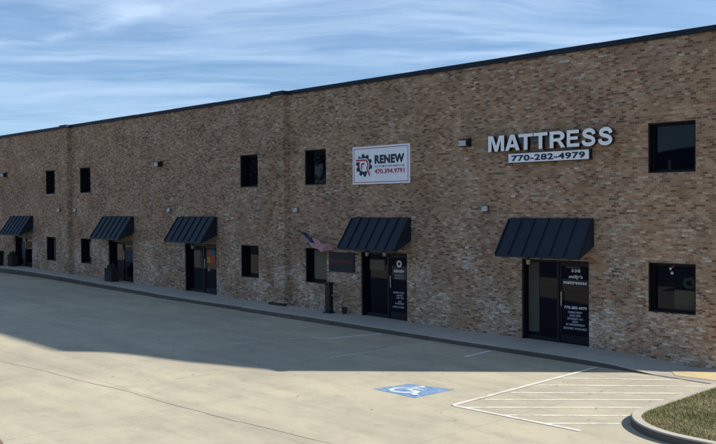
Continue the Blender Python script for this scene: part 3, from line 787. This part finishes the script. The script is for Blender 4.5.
def jar(x, z, label, y=-.32):
    r = thing('under_awning_light', label, 'light fitting', (x, y, z), 'small light fittings under the awnings')
    b = MB(); b.tube((x, y, z + .08), (x, y, z + .30), .018); b.tube((x, y, z + .06), (x, y, z + .1), .06, .045, 14); b.build('socket', M_BLACK, r)
    b = MB(); b.tube((x, y, z - .07), (x, y, z + .058), .05, .062, 16); b.build('glass_jar', mat('frosted_jar_glass', (.36, .34, .29), .4), r)
jar(-13.22, 2.32, 'pale light fitting under the nearest awning'); jar(-19.33, 2.33, 'pale light fitting under the awning below the automotive sign')
jar(-18.57, 2.35, 'second light fitting under the automotive awning, nearer the door leaf'); jar(-29.15, 2.28, 'pale light fitting hanging by the orange poster door')
# dome camera at the awning corner
r = thing('security_camera', 'small white security camera at the corner of the automotive awning', 'camera', (-20.60, 0, 2.55))
b = MB(); b.tube((-20.62, -.004, 2.62), (-20.62, -.2, 2.60), .02); b.build('bracket', M_PALE, r)
b = MB(); b.tube((-20.66, -.16, 2.60), (-20.56, -.34, 2.50), .045, .04, 14); b.build('camera_body', M_PALE, r)

# flag -------------------------------------------------------------
FL = thing('wall_flag', 'drooping stars and stripes flag on a short dark pole above the tan window', 'flag', (-22.0, -.02, 2.5))
b = MB()
A0 = Vector((-21.80, -.02, 2.40)); A1 = Vector((-22.40, -.50, 3.03))
b.tube(A0, A1, .02, .017); b.tube(A1, A1 + (A1 - A0).normalized() * .05, .032, .02); b.box(-21.85, -21.75, -.03, -.003, 2.32, 2.48)
b.build('pole', mat('dark_flag_pole', (.01, .012, .02), .5), FL)
nu, nv = 44, 26; me = bpy.data.meshes.new('cloth'); vs = []; fs = []; col_ = []
# hoist edge follows the pole from near the tip; the fly sweeps away to the right and sags
T0 = [(-22.34, 2.985), (-21.90, 2.93), (-21.60, 2.62), (-21.12, 2.62)]
T1 = [(-22.10, 2.56), (-21.86, 2.36), (-21.50, 2.20), (-21.08, 2.43)]
def bez(c, t):
    q = 1 - t; f = (q**3, 3*q*q*t, 3*q*t*t, t**3); return sum(k*p[0] for k, p in zip(f, c)), sum(k*p[1] for k, p in zip(f, c))
def flag_pt(u, v):
    a = bez(T0, u); c = bez(T1, u)
    x = a[0] * (1 - v) + c[0] * v; z = a[1] * (1 - v) + c[1] * v
    y = -.46 + .16 * v + .06 * math.sin(u * 13 + v * 2.5) * (.4 + u) + .10 * u
    return (x + .02 * math.sin(v * 7 + u * 5), y, z + .015 * math.sin(u * 14 + v * 3))
for j in range(nv + 1):
    for i in range(nu + 1): vs.append(flag_pt(i / nu, j / nv))
mi_ = []
for j in range(nv):
    for i in range(nu):
        a = j * (nu + 1) + i; fs.append((a, a + nu + 1, a + nu + 2, a + 1))
        u, v = i / nu, j / nv
        mi_.append(2 if (u < .4 and v < 7 / 13) else (0 if int(v * 13) % 2 == 0 else 1))
me.from_pydata(vs, [], fs); me.update()
for m in (mat('flag_red', (.45, .015, .04), .8), mat('flag_white', (.66, .62, .64), .8), mat('flag_blue', (.012, .02, .11), .8)): me.materials.append(m)
for p, k in zip(me.polygons, mi_): p.material_index = k; p.use_smooth = True
fo = bpy.data.objects.new('cloth', me); COL.objects.link(fo); fo.parent = FL; fo.location = -Vector(FL.location)
b = MB()
for rr_ in range(5):
    for cc_ in range(6):
        u = .035 + cc_ * .062; v = .05 + rr_ * .105; c0 = Vector(flag_pt(u, v)); s = .011
        b.poly([c0 + Vector((s * math.sin(k * math.pi * .8), -.012, s * math.cos(k * math.pi * .8))) for k in range(5)])
b.build('stars', mat('flag_star_white', (.6, .6, .65), .8), FL)

# black post near the wall -------------------------------------------
def post(x, y):
    z = zg(x, y) + hh(x)
    r = thing('ash_receptacle', 'slim black freestanding ash bin on the sidewalk near the automotive door', 'ash bin', (x, y, z))
    b = MB(); b.box(x - .11, x + .11, y - .09, y + .09, z + .05, z + .97); b.build('body', M_BLACK, r, bevel=.015)
    b = MB(); b.box(x - .13, x + .13, y - .11, y + .11, z + .972, z + 1.03); b.build('lid', M_BLACK, r, bevel=.015)
    b = MB(); b.box(x - .16, x + .16, y - .14, y + .14, z, z + .048); b.build('foot_plate', M_BLACK, r, bevel=.008)
    b = MB(); b.tube((x + .15, y + .02, z + .60), (x + .112, y + .02, z + .60), .03); b.build('snuffer_knob', M_STEEL, r)
post(-21.02, -.42)
b = MB(); z = sill(-20.5); b.tube((-20.52, -.2, z), (-20.52, -.2, z + .20), .07, .085, 14); b.tube((-20.52, -.2, z + .20), (-20.52, -.2, z + .225), .092, .092, 14)
tag(b.build('small_pot', M_BLACK, origin=(-20.52, -.2, z)), 'small dark pot standing behind the ash bin by the wall', 'pot')

# planters -----------------------------------------------------------
M_PLANT = mat('dark_box_wood', (.012, .011, .010), .8, vary=.3)
def planter(x, y, w_, d_, h_, label, flowers):
    z = zg(x, y) + hh(x)
    r = thing('planter_box', label, 'planter', (x, y, z))
    b = MB(); b.box(x - w_/2, x + w_/2, y - d_/2, y + d_/2, z, z + h_); b.build('box', M_PLANT, r, bevel=.01)
    b = MB(); e = .02; b.box(x - w_/2 - e, x + w_/2 + e, y - d_/2 - e, y - d_/2 + .04, z + h_ + .001, z + h_ + .03); b.box(x - w_/2 - e, x + w_/2 + e, y + d_/2 - .04, y + d_/2 + e, z + h_ + .001, z + h_ + .03)
    b.box(x - w_/2 - e, x - w_/2 + .04, y - d_/2 + .042, y + d_/2 - .042, z + h_ + .001, z + h_ + .03); b.box(x + w_/2 - .04, x + w_/2 + e, y - d_/2 + .042, y + d_/2 - .042, z + h_ + .001, z + h_ + .03)
    b.build('rim', M_PLANT, r)
    fl = MB(); lv = MB(); rg = random.Random(5)
    for i in range(260):
        a = rg.uniform(0, 6.28); q = rg.random() ** .5; px_ = x + .3 * w_ * q * math.cos(a) * 1.4; py_ = y + d_ * .5 * q * math.sin(a); pz = z + h_ + rg.uniform(.0, .26) * (1.1 - q * .5)
        n_ = Vector((rg.uniform(-1, 1), rg.uniform(-1, 1), rg.uniform(-.3, 1))).normalized(); t1 = n_.orthogonal().normalized() * .035; t2 = n_.cross(t1)
        c0 = Vector((px_, py_, pz))
        (fl if (i % 5 == 0 and flowers) else lv).poly([c0 - t1, c0 - t2 * .6, c0 + t1, c0 + t2 * .6])
    lv.build('foliage', mat('dark_evergreen_leaf', (.03, .042, .018), .7), r)
    if flowers: fl.build('flowers', mat('dull_red_petal', (.30, .03, .03), .7), r)
planter(-35.55, -.38, .62, .36, .56, 'dark planter box with red flowers beside the fourth door', True)
planter(-46.35, -.30, .55, .34, .60, 'dark planter box with evergreen by the farthest door', False)
# dark bin at the very end of the view
z = zg(-47.35, -.72) + hh(-47.35)
r = thing('litter_bin', 'squat black litter bin past the farthest door', 'litter bin', (-47.35, -.72, z))
b = MB(); b.tube((-47.35, -.72, z), (-47.35, -.72, z + .72), .30, .34, 20); b.build('body', M_BLACK, r)
b = MB(); b.tube((-47.35, -.72, z + .722), (-47.35, -.72, z + .80), .36, .30, 20); b.tube((-47.35, -.72, z + .80), (-47.35, -.72, z + .84), .12, .11, 14); b.build('lid', M_BLACK, r)

# window ornaments
def orn(name, pts, m, label, cat):
    b = MB()
    for x, z, q in pts: b.tube((x, .195, z), (x, .215, z), q, q * .8, 12)
    return tag(b.build(name, m), label, cat)
orn('hanging_ornament', [(-9.46, 2.275, .035)], mat('white_ornament', (.5, .48, .46), .4), 'upper white bauble hanging inside the lower near window', 'ornament')
orn('hanging_ornament', [(-9.42, 2.17, .04)], mat('silver_ornament', (.42, .42, .44), .4), 'lower silver bauble hanging inside the lower near window', 'ornament')
orn('hanging_ornament', [(-9.40, 2.33, .03)], mat('red_ornament', (.30, .03, .03), .4), 'red bauble at the top of the lower near window', 'ornament')
b = MB(); rg = random.Random(9)
for i in range(170):
    a = rg.uniform(0, 6.28); q = .11 + rg.gauss(0, .022); c0 = Vector((-8.99 + q * math.cos(a), .205 + rg.uniform(-.015, .01), 1.94 + q * math.sin(a)))
    t1 = Vector((rg.uniform(-1, 1), rg.uniform(-.3, .3), rg.uniform(-1, 1))).normalized() * .028; t2 = t1.cross(Vector((0, 1, 0))) * .35
    b.poly([c0 - t1, c0 - t2, c0 + t1, c0 + t2])
tag(b.build('wreath', mat('wreath_green', (.02, .045, .028), .8)), 'green wreath hung in the lower near window', 'wreath')

# leaves and litter on the pavement
b = MB(); rg = random.Random(21)
for i in range(46):
    x = rg.uniform(-19, -7.8); y = rg.uniform(-11, -1.7); s = rg.uniform(.012, .03); a = rg.uniform(0, 6.28)
    z = zg(x, y) + .016
    b.poly([(x + s * math.cos(a + k * 1.25) * (1 if k % 2 else .6), y + s * math.sin(a + k * 1.25), z + rg.uniform(0, .006)) for k in range(5)])
tag(b.build('leaf_litter', mat('dry_leaf', (.10, .06, .03), .9)), 'scattered dry leaves on the concrete lot', 'leaves', kind='stuff')

# ------------------------------------------------------------------ beyond the frame
# unseen block added and shaped so its shadow joins the brick building's
# (the long bump of the shadow edge in the photo), and the row opposite that the windows mirror
T = thing('added_shadow_block', 'tall unseen block added behind the brick building to cast shadow', 'building', (-2, 20, 0))
YF = 13.0
prof_t = [(-9.0, -1), (4.4, -1), (4.4, 21.5), (3.05, 22.45), (1.6, 23.05), (1.25, 23.35), (1.1, 24.2), (-9.0, 24.2)]  # outline shaped to give the wanted shadow edge
b = MB(); b.prism(prof_t, YF, YF + 9); b.build('wall', mat('pale_render_wall', (.42, .40, .36), .9, vary=.1), T)
for fz in range(6):
    for fx in range(5):
        b = MB(); x = -8.1 + fx * 2.4; z = 1.2 + fz * 3.3; b.box(x, x + 1.5, YF - .02, YF - .004, z, z + 1.7); b.build('window', M_GLASS, T)
O = thing('opposite_building', 'long low brown building across the lot', 'building', (-24, -52, 0))
O.rotation_euler = (0, 0, math.radians(45))
b = MB(); b.box(-134, -24, -70, -52, -1, 9.5); b.build('wall', mat('dark_brown_cladding', (.05, .04, .035), .8, vary=.2), O)
b = MB(); b.box(-134.3, -23.7, -70.3, -51.7, 9.504, 9.75); b.build('coping', M_COPE, O)
for i in range(12):
    x = -128 + i * 8.4; b = MB(); b.box(x, x + 3, -51.97, -51.9, 1.0, 3.6); b.build('door', M_FRAME, O)
M_LEAF = mat('dark_tree_leaf', (.035, .05, .02), .8, vary=.3); M_BARK = mat('tree_bark', (.09, .07, .05), .9)
def tree(x, y, h, label, seed):
    rg = random.Random(seed); z = zg(x, y)
    r = thing('oak_tree', label, 'tree', (x, y, z), 'trees across the lot')
    b = MB(); b.tube((x, y, z - .2), (x + .2, y, z + h * .5), .3, .18)
    for i in range(9):
        a = i * .7 + rg.random(); b.tube((x + .15, y, z + h * (.3 + .03 * i)), (x + math.cos(a) * h * .25, y + math.sin(a) * h * .25, z + h * (.6 + .04 * i)), .09, .02, 6)
    b.build('trunk', M_BARK, r)
    b = MB()
    cl = [(rg.gauss(0, h * .17), rg.gauss(0, h * .17), h * rg.uniform(.45, .95)) for _ in range(34)]
    for cx, cyy, cz in cl:
        for _ in range(120):
            c0 = Vector((x + cx + rg.gauss(0, h * .06), y + cyy + rg.gauss(0, h * .06), z + cz + rg.gauss(0, h * .05)))
            n_ = Vector((rg.gauss(0, 1), rg.gauss(0, 1), rg.gauss(0, 1))).normalized(); t1 = n_.orthogonal() * .34; t2 = n_.cross(t1).normalized() * .22
            b.poly([c0 - t1, c0 - t2, c0 + t1, c0 + t2])
    b.build('crown', M_LEAF, r)
for i, (x, y, h, s_) in enumerate(((-78, -56, 12, 'tall dark tree across the lot'), (-92, -52, 13.5, 'tallest dark tree across the lot'), (-110, -55, 12, 'broad dark tree at the far end of the lot'), (-135, -50, 14, 'farthest dark tree across the lot'))):
    tree(x, y, h, s_, i + 1)
LP = thing('lot_lamp_post', 'slim grey lamp post across the lot', 'lamp post', (-33.07, -50, 0))
b = MB(); b.tube((-33.07, -50, -.5), (-33.07, -50, 7.7), .13, .09); b.build('pole', M_STEEL, LP)
b = MB(); b.box(-33.3, -32.8, -50.9, -49.8, 7.705, 7.8); b.build('lamp_head', M_BLACK, LP)
